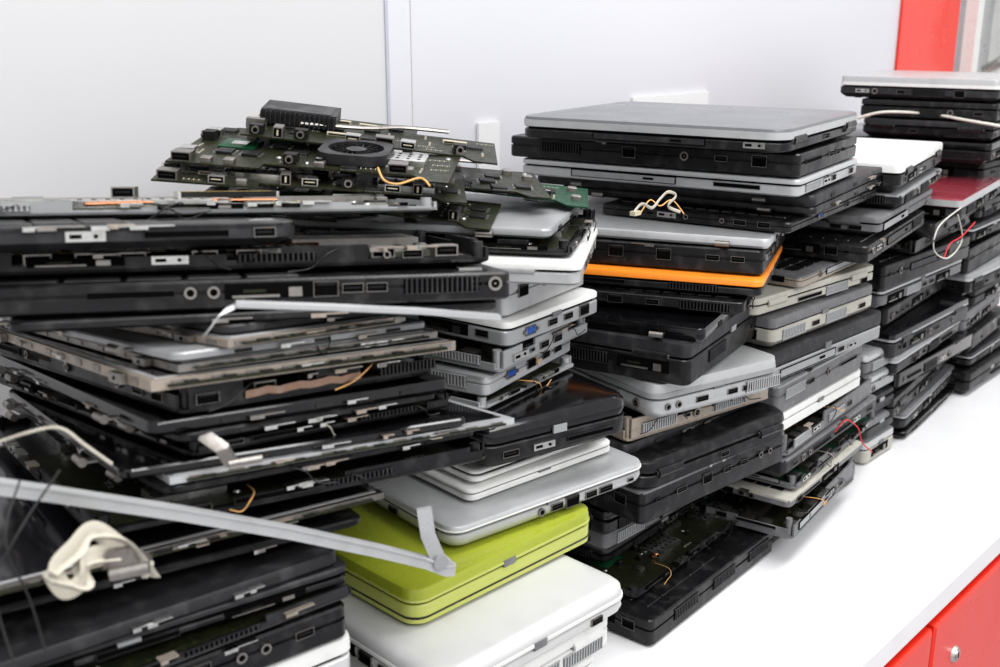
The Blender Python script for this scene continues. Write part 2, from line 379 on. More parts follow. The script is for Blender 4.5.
def d_open(root,w,d,t,it,rng):
    bc=it.get('bc','black'); dk=is_dark(bc); e=.0022; fl=min(.005,t*.35)
    b=MB(); b.slab(0,w,0,d,[(.006,.0006),(.0005,fl*.6),(0,fl)],.008)
    wl=it.get('walls',1)
    def wall(horiz,c0,c1,pos):
        s=c0
        while s<c1:
            L_=min(rng.uniform(.02,.07),c1-s); hh=t-(0 if rng.random()<.6*wl else rng.uniform(.3,.9)*(t-fl))
            if horiz: b.box(s,s+L_,pos,pos+e,fl-.001,hh)
            else: b.box(pos,pos+e,s,s+L_,fl-.001,hh)
            s+=L_
    wall(True,.006,w-.006,.0004); wall(True,.006,w-.006,d-e-.0004); wall(False,.006,d-.006,.0004); wall(False,.006,d-.006,w-e-.0004)
    for x in(.008,w-.008):
        for y in(.008,d-.008): b.cyl((x,y,fl-.001),(0,0,1),.004,t-fl+.001,0,10)
    base=b.build('base',bc,root)
    x0,x1,y0,y1=.008,w-.015,.008,d*.60
    pb=MB().box(x0,x1,y0,y1,fl+.0004,fl+.002).build('circuit_board_plate',it.get('pcb','pcbd'),root)
    ks=it.get('ks') or (['chip','coil','ribbon_socket','screw','resistor_row','shield_plate','shield_plate','processor','coil'] if t-fl<.011 else None)
    populate(pb,x0,x1,y0,y1,fl+.002,rng,it.get('n',12),edge=(t-fl>.0102),ks=ks)
    hh=min(t-.001,fl+.011)
    b=MB(); b.box(w*.1,w*.6,d*.62,d*.93,fl,hh); b.box(w*.14,w*.56,d*.65,d*.9,hh,hh+.0003,1)
    for i in range(4): b.cyl((w*(.13+.43*(i%2)),d*(.64+.27*(i//2)),hh),(0,0,1),.002,.0005,1,8)
    b.build('disc_drive',['metal','metal2'],root)
    MB().box(w*.65,w*.93,d*.64,d*.95,fl,min(t-.001,fl+.009)).build('battery',it.get('bat','metal2'),root)
    b=MB(); zz=min(fl+.006,t-.0025); b.tube([(w*.3,d*.1,zz),(w*.45,d*.25,zz+.0005),(w*.45,d*.5,zz),(w*.7,d*.58,zz)],.003,0,8,5,.0014); b.build('heat_pipe','copper',root)
    if it.get('foil'):
        b=MB(); pts=[(w*(.22+.04*i),-.0006-.0009*(i%2),t*.52+.0006*((i*7)%3-1)) for i in range(12)]
        b.ribbon(pts,(0,0,t*.13),(0,.0005,0)); b.build('foil_sheet','bronze',root)
    brackets(root,w,d,t-.002,rng,it.get('br',rng.randint(1,4)))
    for i in range(it.get('wires',2)): stray(root,w,d,t-.003,rng)
    add_ports(base,it,w,d,fl+(t-fl)*.4,(t-fl)*.7,dk,rng)
def d_lid(root,w,d,t,it,rng):
    c=it.get('bc','black'); r=.008
    MB().slab(0,w,0,d,[(.002,0),(0,t*.25),(0,t*.8),(.0012,t)],r).build('lid_shell',c,root)
    MB().slab(.003,w-.003,.003,d-.003,[(0,-.0002),(0,t*.4)],r).build('bezel',it.get('c2','black2'),root)
    for q in(.15,.8):
        b=MB(); b.box(-.010,.02,d*q,d*q+.008,t*.3,t*.3+.0015); b.cyl((-.010,d*q-.002,t*.3+.0015),(0,1,0),.003,.014,0,12); b.build('hinge',['metal2'],root)
    for q in(.2,.5,.8): MB().box(w*q,w*q+.012,-.0008,.001,t*.3,t*.62).build('rubber_bumper','rubber',root)
    brackets(root,w,d,t*.5,rng,it.get('br',rng.randint(1,4)))
    if rng.random()<.35: stray(root,w,d,t*.5,rng)
def d_lcd(root,w,d,t,it,rng):
    c=it.get('bc','metal'); b=MB()
    b.box(0,w,0,d,t*.1,t*.85); b.box(.004,w-.004,.004,d-.004,t*.85,t*.9,1)
    for i in range(9):
        x=w*(i+.4+rng.uniform(-.2,.2))/9; b.box(x,x+.010,-.0008,.001,t*.25,t*.7,2); 
    for i in range(11):
        y=d*(i+.4+rng.uniform(-.2,.2))/11; b.box(-.0008,.001,y,y+.010,t*.25,t*.7,2)
    b.build('panel_frame',[c,'silver','metal2'],root)
    MB().box(.007,w-.007,.007,d-.007,t*.9,t*.96).build('screen_glass',it.get('c2','glass'),root)
    b=MB(); b.box(.01,w-.01,-.0035,-.0006,t*.3,t*.5); 
    for i in range(7): b.box(.02+i*(w-.05)/7,.028+i*(w-.05)/7,-.0032,-.001,t*.5,t*.62,1)
    b.build('driver_board',['pcbd','chip'],root)
    brackets(root,w,d,t*.6,rng,it.get('br',rng.randint(2,5)))
    for q in(.1,.75):
        b=MB(); b.box(-.005,-.0005,d*q,d*q+.016,t*.1,t*.8); b.cyl((-.005,d*q+.008,t*.45),(-1,0,0),.0012,.0005,1,8); b.build('mounting_tab',['metal2','dark'],root)
KD={'closed':d_closed,'base':d_base,'open':d_open,'lid':d_lid,'lcd':d_lcd}
KN={'closed':('laptop','laptop'),'base':('lidless_laptop','lidless laptop'),'open':('opened_laptop','opened laptop'),'lid':('laptop_display','laptop display'),'lcd':('screen_panel','screen panel')}
KT={'closed':.014,'base':.012,'open':.011,'lid':.006,'lcd':.006}
def solve(N,th,px,py):
    r=ray(px,py); e=(math.cos(th),math.sin(th))
    den=e[0]*r[1]-e[1]*r[0]
    if abs(den)<1e-4: return 9
    return -(N[0]*r[1]-N[1]*r[0])/den
TOPS={}
def stack(sn,items,group,z0=0,fwd0=.6,ext=.3):
    h=z0; pt=0.0
    for i,it in enumerate(items):
        th=R_(it.get('th',0)); tl=R_(it.get('tilt',0)); rng=random.Random(sn+str(it['label']))
        e=Vector((math.cos(th),math.sin(th),0))
        if 'xy' in it:
            N=Vector((*it['xy'],it['z'])); w=it['w']
        elif it.get('a')=='R':
            Rp=at(it['rx'],it['py'],it['Y']); w=it['w']; N=Rp-e*w
            N.z=Rp.z+math.tan(tl)*w*(e.x*FX+e.y*FY)
        else:
            N=at(it['px'],it['py'],it['Y']); w=it.get('w')
            if w is None: w=max(.11,min(.30,solve(N,th,it['rx'],it['py'])))
        d=it.get('d')
        if d is None:
            d=solve(N,th+math.pi/2,it['lx'],it['py']) if 'lx' in it else .3
            d=max(.2,min(.34,d))
        if abs(tl-pt)>1e-5: h+=max(0,(math.tan(tl)-math.tan(pt))*ext); pt=tl
        fw=N.x*FX+N.y*FY; lev=N.z+math.tan(tl)*(fw-fwd0)
        gap=.0004; bot=h+gap; t=lev-bot; tmin=KT[it['k']]; tmax=it.get('tm',.044)
        t=min(max(t,it.get('tt',tmin)),tmax)
        zb=bot-math.tan(tl)*(fw-fwd0)
        m=T((N.x,N.y,zb))@Matrix.Rotation(-tl,4,Vector((RX,RY,0)))@Matrix.Rotation(th,4,'Z')
        nm,cat=KN[it['k']]
        root=thing(it.get('name',nm),it['label'],it.get('cat',cat),m,it.get('group',group))
        KD[it['k']](root,w,d,t,it,rng)
        h=bot+t
        TOPS[(sn,i)]=(m,w,d,t)
    return h
I=dict
# ================================================================= SETTING
WY=1.0
def sbox(name,x0,x1,y0,y1,z0,z1,m):
    return struct(MB().box(x0,x1,y0,y1,z0,z1).build(name,m))
xs=at(386,60,WY).x; xr0=at(897,40,WY).x; xr1=at(954,40,WY).x
sbox('wall_back',-3,xs,WY,WY+.08,-.75,2.2,'wall'); sbox('wall_back',xs+.003,4.5,WY,WY+.08,-.75,2.2,'wall2')
sbox('trim_1',xs-.001,xs+.0035,WY-.002,WY+.02,-.03,2.2,'seam')
x2=at(411,60,WY).x; sbox('trim_2',x2,x2+.0015,WY-.001,WY+.01,.0,2.2,'wall')
sbox('floor',-3,4.5,-2.5,WY+.08,-.79,-.75,'floor')
b=MB(); b.box(xr0,xr1,WY-.006,WY-.001,-.75,2.2); struct(b.build('trim_3','red'))
b=MB(); b.box(xr1+.02,4.2,WY-.012,WY-.001,.3,1.6); wn=struct(b.build('window_1','silver'))
b=MB()
for x in(xr1+.02,xr1+.2,xr1+.42,xr1+.8): b.box(x,x+.035,WY-.04,WY-.012,.3,1.6)
b.box(xr1+.02,4.2,WY-.04,WY-.012,.3,.34); b.build('window_frame','white',wn)
b=MB(); b.tube([(xr1+.10,WY-.04,.50),(xr1+.10,WY-.09,.54),(xr1+.12,WY-.09,.66),(xr1+.16,WY-.09,.72),(xr1+.16,WY-.04,.74)],.014); b.build('window_handle','metal',wn)
b=MB(); b.box(-.5,3.6,.385,WY-.007,-.032,0)
wt=b.build('worktop','table'); bv=wt.modifiers.new('b','BEVEL'); bv.width=.003; bv.segments=2
tag(wt,'long white laminate worktop carrying all the laptop piles','worktop')
for k in range(-2,5):
    x0=1.14+k*.46; x1=x0+.46
    lab={-1:'red cabinet left of the door gap under the worktop',0:'red cabinet with a round door lock under the right of the worktop'}.get(k,'red cabinet under the white worktop outside the picture')
    c=thing('cabinet',lab,'cabinet',T((x0,.40,-.75)),None if k in(-1,0) else 'cabinets under the worktop')
    MB().box(.001,.459,.0,.58,.06,.7165).build('cabinet_body','red',c)
    b=MB(); b.loft([[(.004,-.001,.07),(.456,-.001,.07),(.456,-.001,.71),(.004,-.001,.71)],[(.004,-.016,.07),(.456,-.016,.07),(.456,-.016,.71),(.004,-.016,.71)],[(.007,-.019,.073),(.453,-.019,.073),(.453,-.019,.707),(.007,-.019,.707)]])
    dr=b.build('door','red',c)
    b=MB(); b.cyl((.075,-.019,.643),(0,-1,0),.0105,.004,0,20,.009); b.cyl((.075,-.023,.643),(0,-1,0),.0065,.0015,0,16); b.box(.0742,.0758,-.0249,-.0243,.639,.647,1); b.build('lock',['metal','dark'],dr)
    MB().box(.02,.44,.03,.5,0,.06).build('plinth','black2',c)
for (a,c_,p0,lab) in ((633,708,91,'white sheet standing against the wall behind the silver rimmed laptop'),(478,499,121,'narrow white sheet standing against the wall beside the circuit boards')):
    q0=at(a,p0,WY-.004); q1=at(c_,p0,WY-.004)
    tag(MB().box(q0.x,q1.x,WY-.0055,WY-.0012,.0003,min(q0.z,q1.z)).build('white_sheet','paper'),lab,'sheet')
# ================================================================= STACKS
A=[]
for k in range(5):
    A.append(I(k='closed',xy=(.17,.575),z=.036*(k+1)-.001,w=.26,d=.25,th=-8,dens=.5,group='laptops at the foot of the front left pile',label='closed black laptop at the foot of the front left pile, below the picture'))
FG='laptops and parts in the front left pile'
TL=7.5
A+=[
 I(k='closed',a='R',rx=354,py=636,Y=.52,w=.27,d=.25,th=-8,bc='palesilver',lc='white',ls=0,pr=[('vga_port',.6),('network_port',.74),('usb_port',.86)],label='white laptop at the lowest visible level of the front left pile'),
 I(k='base',a='R',rx=348,py=602,Y=.52,w=.28,d=.25,th=-9,bc='black',br=3,pr=[('card_slot',.2),('vga_port',.48),('network_port',.62),('audio_jack',.72),('audio_jack',.78),('usb_port',.88)],label='thick black laptop base with blue video port low in the front left pile'),
 I(k='open',a='R',rx=356,py=585,Y=.52,w=.28,d=.25,th=-7,bc='black2',n=16,tm=.016,br=6,walls=.6,label='thin charcoal chassis directly on the thick base with blue port, front left'),
 I(k='closed',a='R',rx=350,py=566,Y=.52,w=.28,d=.25,th=-12,bc='black',lc='black2',lf=.4,label='black laptop with matte lid right below the crumpled beige cable, front left'),
 I(k='lid',a='R',rx=340,py=551,Y=.525,w=.28,d=.25,th=-9,tm=.012,bc='black2',br=7,label='charcoal screen lid carrying the crumpled beige cable and hinge, front left'),
 I(k='lid',a='R',rx=365,py=538,Y=.53,w=.28,d=.27,th=-14,tilt=2,tm=.01,bc='black',br=6,label='thin black screen lid just behind the silver curved bezel strip'),
 I(k='lcd',a='R',rx=385,py=520,Y=.53,w=.28,d=.27,th=-10,tilt=4,tm=.009,bc='metal2',br=7,label='dull metal edged screen panel above the silver curved bezel strip'),
 I(k='open',px=90,py=506,rx=440,Y=.565,d=.3,w=.28,th=-12,tilt=6,tm=.014,br=7,walls=.6,label='gutted black chassis with ragged edge in the middle of the front left pile'),
 I(k='lid',px=165,py=495,rx=478,Y=.55,d=.33,th=-8,tilt=TL,tm=.008,bc='black',c2='silver2',br=6,label='black screen lid with exposed hinge, lower of two jutting out front left'),
 I(k='lcd',px=170,py=485,rx=514,Y=.55,d=.33,th=-10,tilt=TL,tm=.008,bc='silver',br=7,label='bright metal edged screen panel jutting farthest right in front left pile'),
 I(k='lid',px=120,py=474,rx=470,Y=.56,d=.3,th=-12,tilt=TL,tm=.01,bc='gloss',br=5,label='glossy black lid under the loose white cable in the front left pile'),
 I(k='open',px=190,py=455,rx=455,Y=.55,d=.33,th=-4,tilt=TL,tm=.016,br=7,walls=.6,label='black stripped chassis with torn side wall above the white cable'),
 I(k='lid',px=180,py=438,rx=440,Y=.55,d=.33,th=-6,tilt=TL,tm=.009,bc='black',br=5,label='flat black lid second under the chassis with bronze foil inside'),
 I(k='lid',px=150,py=424,rx=452,Y=.555,d=.33,th=-8,tilt=TL,tm=.009,bc='gloss',br=5,label='glossy black lid directly under the chassis with bronze foil inside'),
 I(k='open',px=178,py=390,rx=436,Y=.55,d=.33,th=-4,tilt=TL,tm=.03,n=8,bat='bronze',bc='black',walls=.5,foil=1,br=5,pr=[('network_port',.09),('vent',.87)],label='deep black chassis with bronze foil inside in the front left pile'),
 I(k='lcd',px=150,py=379,rx=456,Y=.55,d=.33,th=-6,tilt=TL,tm=.009,bc='tan',label='screen panel with brownish metal edge, widest above the bronze foil chassis'),
 I(k='lcd',px=178,py=367,rx=438,Y=.55,d=.33,th=-4,tilt=TL,tm=.009,bc='metal2',c2='silver',label='screen panel with grey metal edge, second above the foil chassis'),
 I(k='lid',px=175,py=356,rx=430,Y=.55,d=.33,th=-2,tilt=TL,tm=.008,bc='silver2',label='silver screen lid sandwiched between two metal edged screen panels'),
 I(k='lcd',px=228,py=345,rx=402,Y=.54,d=.33,th=2,tilt=TL,tm=.009,bc='tan',c2='silver',label='silver faced screen panel under the silver plastic bracket'),
 I(k='lid',px=225,py=332,rx=405,Y=.55,d=.28,th=0,tilt=TL,tm=.008,bc='black2',label='charcoal screen lid right under the silver plastic bracket'),
 I(k='lid',a='R',rx=500,py=318,Y=.48,w=.30,d=.18,th=-26,tilt=TL,tm=.008,bc='black',br=5,label='thin black lid directly beneath the long base with vents'),
 I(k='base',a='R',rx=512,py=270,Y=.47,w=.34,d=.18,th=-30,tilt=TL,bc='black',st=1,br=6,pr=[('card_slot',.3),('audio_jack',.40),('audio_jack',.44),('open_bay',.54),('network_port',.64),('usb_port',.69),('usb_port',.735),('vent',.86),('lock_slot',.93),('power_socket',.965)],label='long black base with two audio jacks and vent near the front left top'),
 I(k='open',a='R',rx=492,py=242,Y=.50,w=.34,d=.16,th=-28,tilt=TL,tm=.02,bc='black',walls=.7,br=8,n=20,wires=3,label='ragged black chassis with slotted side, third from the front left top'),
 I(k='base',a='R',rx=305,py=220,Y=.55,w=.26,d=.2,th=-22,tilt=TL,tm=.026,bc='black2',tc='black',r=.03,st=0,br=5,pr=[('shield_tab',.5),('card_slot',.72),('usb_port',.9)],label='slant cornered charcoal laptop base under the top front left panel'),
 I(k='open',a='R',rx=440,py=204,Y=.56,w=.34,d=.14,th=-26,tilt=TL,tm=.012,n=30,bc='silver2',walls=.5,wires=4,br=8,label='pale broken chassis with ragged edge on top of the front left pile'),
]
stack('A',A,FG,0,.6,.3)
B=[
 I(k='closed',xy=(.485,.51),z=.035,w=.19,d=.33,th=0,bc='grey',lc='white',dens=.3,group='laptops at the foot of the board-topped pile',label='pale laptop at the foot of the pile topped with circuit boards, below the picture'),
 I(k='closed',xy=(.482,.505),z=.071,w=.19,d=.33,th=-1,bc='grey',lc='white',dens=.3,group='laptops at the foot of the board-topped pile',label='pale laptop at the foot of the pile topped with circuit boards, below the picture'),
 I(k='closed',a='R',rx=598,py=650,Y=.50,w=.19,d=.33,th=-2,bc='white',lc='white',tm=.05,dens=.3,label='white laptop lowest in view beneath the lime green laptop'),
 I(k='closed',a='R',rx=612,py=612,Y=.49,w=.195,d=.33,th=-2,bc='white',lc='white',st=0,ls=0,pr=[('vent',.25),('vent',.53),('vent',.81)],label='white laptop with ribbed side, second beneath the lime green laptop'),
 I(k='closed',a='R',rx=630,py=580,Y=.478,w=.21,d=.34,th=-3,bc='palesilver',lc='palesilver',rim='white',rh=.3,r=.016,st=3,ls=1,pr=[('usb_port',.8)],hs='far',lf=.5,tm=.034,label='large pale silver laptop directly beneath the lime green laptop'),
 I(k='closed',px=414,py=594,rx=594,lx=350,Y=.55,th=-2,bc='green2',lc='green',under='black',lf=.4,r=.016,st=1,rim='green2',rh=.3,pr=[],pl=[],dens=.2,hs='far',tm=.04,label='lime green laptop in the pile topped with circuit boards'),
 I(k='closed',px=452,py=530,rx=645,Y=.57,d=.28,th=-8,bc='silver',lc='silver',rim='white',lf=.3,r=.016,st=3,ls=0,pr=[('audio_jack',.42),('usb_port',.5),('network_port',.58),('usb_port',.68),('video_port',.76),('lock_slot',.9)],label='silver white rounded laptop directly on the lime green laptop'),
 I(k='closed',px=470,py=502,rx=612,Y=.59,d=.28,th=-6,bc='white',lc='white',dens=.2,ls=0,label='plain white laptop, lower of the pair under the glossy black laptop'),
 I(k='closed',px=474,py=474,rx=611,Y=.59,d=.28,th=-5,bc='white',lc='white',dens=.15,ls=0,label='plain white laptop, upper of the pair under the glossy black laptop'),
 I(k='closed',px=482,py=430,rx=632,Y=.575,d=.28,th=-14,bc='black',lc='gloss',r=.018,lf=.4,label='glossy black lidded laptop beside the silver laptop with ports'),
 I(k='open',px=484,py=404,rx=576,Y=.60,d=.28,th=8,bc='silver',bat='white',tm=.022,n=16,walls=.5,ks=['shield_plate','coil','chip','resistor_row'],br=5,label='broken silver chassis lying directly on the glossy black laptop'),
 I(k='base',px=487,py=376,rx=572,Y=.60,d=.28,th=12,bc='silver',tc='silver2',st=1,tm=.03,pr=[('vga_port',.25),('network_port',.48),('usb_port',.65),('usb_port',.8)],label='silver laptop base with blue video port facing the aisle, mid pile'),
 I(k='open',px=500,py=352,rx=590,Y=.59,d=.28,th=9,bc='silver2',tm=.02,n=12,walls=.5,br=6,label='thin broken silver chassis under the white lidded laptop, mid pile'),
 I(k='closed',px=508,py=324,rx=600,Y=.59,d=.28,th=6,bc='silver2',lc='white',ls=0,lf=.3,tm=.03,pr=[('vga_port',.22),('usb_port',.45),('usb_port',.62),('network_port',.8)],label='white lidded laptop with small blue port above the broken silver chassis'),
 I(k='base',px=505,py=280,rx=586,Y=.60,d=.26,th=10,bc='silver',tc='white',st=1,pr=[('network_port',.2),('audio_jack',.45),('audio_jack',.58),('audio_jack',.71),('usb_port',.88)],label='silver base with three round jacks below the white edged lid'),
 I(k='closed',px=580,py=256,w=.17,d=.34,Y=.535,th=33,bc='silver',lc='white',tt=.014,tm=.020,ls=0,pl=[('card_slot',.3),('vent',.6)],label='white edged thin laptop running beneath the circuit boards'),
 I(k='open',px=572,py=240,Y=.55,w=.17,d=.33,th=31,tm=.014,n=14,pcb='pcbd',walls=.6,label='dark opened chassis sandwiched under the circuit boards'),
 I(k='lid',px=550,py=228,Y=.57,w=.17,d=.32,th=28,tm=.008,bc='silver2',label='dull silver thin lid directly beneath the circuit boards'),
]
stack('B',B,'laptops in the pile topped with circuit boards')
MET=['shield_plate','shield_plate','heatsink','shield_plate','coil','chip','processor','screw','capacitor','resistor_row','memory_slot']
C=[
 I(k='base',px=652,py=621,rx=768,Y=.556,d=.3,th=3,bc='black',st=1,br=0,pr=[('vent',.25),('vent',.55),('vent',.85)],label='flat black vented base lying on the worktop at the foot of the centre pile'),
 I(k='open',px=636,py=592,rx=750,Y=.59,d=.28,th=4,tm=.022,n=60,walls=.25,ks=MET,bc='black2',wires=5,label='opened black chassis showing its metal parts near foot of centre pile'),
 I(k='closed',px=606,py=552,rx=716,Y=.645,d=.24,th=3,bc='black',lc='black2',label='black laptop set back above the opened chassis, centre pile'),
 I(k='base',px=606,py=530,rx=735,Y=.635,d=.24,th=0,bc='grey',tm=.03,label='dark grey laptop base fourth from the worktop in the centre pile'),
 I(k='closed',px=606,py=513,rx=726,Y=.625,d=.24,th=-3,bc='black',lc='gloss',tm=.03,label='glossy black laptop fifth from the worktop in the centre pile'),
 I(k='base',px=642,py=492,rx=782,Y=.58,d=.28,th=-5,bc='black',tc='grey',pr=[('lock_slot',.1),('video_port',.25),('network_port',.42),('usb_port',.56),('usb_port',.68),('audio_jack',.8),('audio_jack',.87)],label='black port lined base under the smooth rounded black laptop'),
 I(k='closed',px=645,py=465,rx=788,Y=.575,d=.28,th=-7,bc='black',lc='black',ls=1,lf=.5,r=.02,dens=.15,label='smooth rounded black laptop below the brownish broken chassis'),
 I(k='lid',px=625,py=446,rx=760,Y=.60,d=.26,th=-4,tm=.012,bc='black2',label='thin charcoal lid under the brownish broken chassis in the centre pile'),
 I(k='open',px=628,py=416,rx=770,Y=.60,d=.26,th=-10,tm=.026,n=20,bc='tan',bat='beige',wires=6,walls=.4,ks=MET,label='broken chassis with brownish insides under the silver laptop'),
 I(k='closed',px=655,py=386,rx=780,Y=.575,d=.26,th=-14,bc='silver',lc='silver',rim='silver2',lf=.42,r=.016,st=3,ls=0,pr=[('audio_jack',.1),('audio_jack',.18),('video_port',.36),('usb_port',.6),('usb_port',.72),('vent',.85)],pl=[('power_socket',.1),('vent',.3)],label='silver laptop with row of ports in the middle of the centre pile'),
 I(k='closed',px=690,py=346,rx=770,Y=.545,d=.25,th=12,bc='black',lc='black2',pr=[('vent',.3),('usb_port',.7)],label='black laptop resting directly on the silver laptop, centre pile'),
 I(k='lid',px=704,py=330,rx=764,Y=.54,d=.26,th=16,bc='gloss',tm=.014,label='thin glossy black lid third below the orange laptop'),
 I(k='base',px=744,py=302,rx=780,Y=.53,w=.2,d=.26,th=22,bc='black',tm=.034,pl=[('vent',.15),('usb_port',.35),('network_port',.5),('open_bay',.75)],label='black laptop base right under the orange laptop'),
 I(k='closed',px=762,py=281,w=.2,d=.27,Y=.522,th=23,bc='black',lc='orange',lf=.42,st=1,ls=0,r=.01,tm=.022,hs='far',pr=[('usb_port',.5)],pl=[('vent',.25),('card_slot',.6)],label='orange topped laptop in the centre pile'),
 I(k='base',px=764,py=250,w=.2,d=.25,Y=.529,th=22,bc='black',tm=.034,pl=[('usb_port',.1),('usb_port',.2),('network_port',.4),('network_port',.6),('audio_jack',.75)],label='black base with ports directly above the orange laptop'),
 I(k='lid',px=770,py=238,Y=.525,w=.22,lx=518,th=21,bc='silver',c2='white',tm=.010,label='grey white lid with loose connector cable above the orange laptop'),
 I(k='base',px=790,py=222,rx=884,Y=.52,lx=600,th=8,bc='black',tm=.022,pr=[('vga_port',.3),('usb_port',.6),('usb_port',.8)],label='black base with blue video port in the upper centre pile'),
 I(k='lid',px=815,py=208,rx=885,Y=.515,lx=560,th=10,bc='black',tm=.012,label='thin black lid, lower of the two under the silver slab'),
 I(k='lid',px=815,py=196,rx=884,Y=.515,lx=535,th=10,bc='black2',tm=.012,label='thin charcoal lid, upper of the two under the silver slab'),
 I(k='closed',px=800,py=179,rx=857,Y=.515,lx=520,th=10,bc='silver',lc='silver',st=1,ls=0,tm=.02,pl=[('card_slot',.2),('drive_tray',.6)],label='slim silver laptop third from the top of the centre pile'),
 I(k='base',px=800,py=153,rx=857,Y=.515,lx=509,th=10,bc='black',st=1,pl=[('network_port',.12),('usb_port',.24),('power_socket',.36),('network_port',.55),('vent',.8)],label='thick black base with ports under the topmost silver rimmed laptop'),
 I(k='closed',px=787,py=130,rx=860,Y=.512,lx=518,th=10,bc='black',lc='midgrey',rim='silver',rh=.72,lf=.5,ls=0,r=.02,dens=.2,tm=.034,label='silver rimmed laptop on top of the centre pile'),
]
stack('C',C,'laptops in the centre pile')
D=[
 I(k='base',px=762,py=530,rx=850,Y=.578,d=.26,th=3,bc='black',label='black base on the worktop at the foot of the pile right of centre'),
 I(k='open',px=794,py=517,rx=882,Y=.535,w=.24,d=.3,th=8,bc='grey',bat='beige',n=24,tm=.026,wires=5,walls=.5,ks=MET,label='grey dusty opened laptop overhanging near foot of the pile right of centre'),
 I(k='base',px=790,py=500,rx=874,Y=.55,w=.24,d=.28,th=5,bc='grey',tc='beige',tm=.024,label='grey laptop base with beige top third from worktop right of centre'),
 I(k='open',px=796,py=480,rx=877,Y=.555,d=.26,th=6,tm=.026,n=24,bc='grey',pcb='pcbg',wires=6,walls=.4,ks=MET,label='gutted grey chassis with red wires in the pile right of centre'),
 I(k='base',px=786,py=456,rx=872,Y=.56,d=.26,th=4,tm=.03,bc='black2',tc='grey',label='charcoal base above the gutted chassis with red wires'),
 I(k='open',px=788,py=434,rx=868,Y=.56,d=.26,th=5,tm=.026,bc='grey',label='grey chassis directly beneath the white laptop right of centre'),
 I(k='closed',px=778,py=412,rx=859,Y=.565,d=.26,th=2,bc='white',lc='white',tm=.03,dens=.2,ls=0,label='white laptop in the pile right of centre'),
 I(k='base',px=778,py=386,rx=860,Y=.565,d=.26,th=2,bc='grey',tc='silver2',label='grey base with ports directly above the white laptop right of centre'),
 I(k='closed',px=772,py=352,rx=880,Y=.56,d=.27,th=-2,bc='silver2',lc='black2',lf=.4,label='dull silver laptop with dark lid beneath two beige laptops'),
 I(k='closed',px=774,py=320,rx=872,Y=.565,d=.27,th=-2,bc='beige',lc='grey',label='beige based grey laptop, lower of two beige ones right of centre'),
 I(k='closed',px=756,py=300,rx=873,Y=.575,d=.27,th=-4,bc='beige',lc='beige',tm=.026,ls=0,label='wide beige laptop right beside the orange laptop'),
 I(k='base',px=802,py=276,rx=880,Y=.56,d=.26,th=4,bc='tan',tc='grey',tm=.032,label='brownish grey base above the wide beige laptop'),
 I(k='base',px=868,py=246,rx=935,Y=.53,d=.22,th=10,bc='black',tm=.036,label='long black base stretching right above the beige laptops'),
 I(k='closed',px=880,py=218,rx=930,Y=.54,d=.26,th=10,bc='grey',lc='grey',tm=.034,label='grey laptop second below the white lidded one right of centre'),
 I(k='base',px=902,py=194,rx=940,Y=.54,d=.24,th=12,bc='black',tc='silver2',tm=.03,label='black base just under the white lidded laptop right of centre'),
 I(k='closed',px=902,py=163,rx=942,Y=.54,d=.26,th=12,bc='black',lc='white',ls=0,tm=.036,label='white lidded laptop topping the pile right of centre'),
]
stack('D',D,'laptops in the pile right of centre')
S=[I(k='closed',px=868,py=p,rx=912,Y=.605,w=.10,d=.22,th=0,bc=c1,lc=c2,tm=.034,dens=.5,label=l) for p,c1,c2,l in (
 (428,'beige','silver','small pale notebook at the foot of the narrow low pile'),
 (408,'black','grey','small grey lidded notebook second from worktop in the narrow pile'),
 (388,'black2','black','small black notebook in the middle of the narrow low pile'),
 (366,'silver2','silver','small silver notebook second from top of the narrow low pile'),
 (346,'grey','silver','small grey based notebook topping the narrow low pile'))]
stack('S',S,'small notebooks in the narrow low pile')
E=[]
jr=random.Random(5)
ed=[(904,433,965,'black','gloss','closed',None),(902,414,964,'black2','grey','closed','silver2'),(899,388,985,'black','black','closed',None),(898,366,985,'gloss','black','base',None),(898,345,985,'black','silver2','closed','silver'),
    (895,323,986,'black2','gloss','closed','silver2'),(890,301,990,'black','black2','base',None),(886,281,988,'grey','gloss','closed','silver'),(884,262,990,'black','black','base',None)]
el=['glossy black laptop on the worktop at the foot of the red-topped pile','grey lidded laptop second from worktop in the red-topped pile','black laptop third from worktop in the red-topped pile','glossy black base fourth from worktop in the red-topped pile','laptop with dull silver lid fifth from worktop in the red-topped pile','charcoal based laptop sixth from worktop in the red-topped pile','black base seventh from worktop in the red-topped pile','grey based glossy laptop eighth from worktop in the red-topped pile','black base ninth from worktop in the red-topped pile']
for (px,py,rx,bc,lc,k,rm),l in zip(ed,el): E.append(I(k=k,px=px+jr.uniform(-4,4),py=py,rx=rx,Y=.60+jr.uniform(-.008,.008),d=.28,th=3+jr.uniform(-4,5),bc=bc,lc=lc,rim=rm,ls=0,tm=.036,label=l))
E+=[
 I(k='open',px=915,py=242,rx=988,Y=.59,d=.27,th=6,tm=.03,n=10,label='opened black chassis with white wire loop beneath the red lid'),
 I(k='lid',px=935,py=222,rx=990,Y=.58,d=.27,th=8,bc='black',tm=.02,label='black lid second beneath the red glossy lid'),
 I(k='closed',px=962,py=200,rx=1000,Y=.56,lx=918,d=.3,th=8,bc='black2',lc='redlid',rim='silver',rh=.85,lf=.4,ls=0,tm=.034,label='laptop with pinkish red glossy lid far right'),  # lid's red is a reflection put into its colour
]
stack('E',E,'laptops in the red-topped pile')
F=[]
fl=[(966,375,'black'),(966,355,'black2'),(968,335,'black'),(968,313,'grey'),(970,292,'black'),(972,270,'silver2'),(974,248,'black'),(978,226,'black2'),(982,204,'black'),(985,184,'silver2'),(988,164,'black')]
fo=['first','second','third','fourth','fifth','sixth','seventh','eighth','ninth','tenth','eleventh']
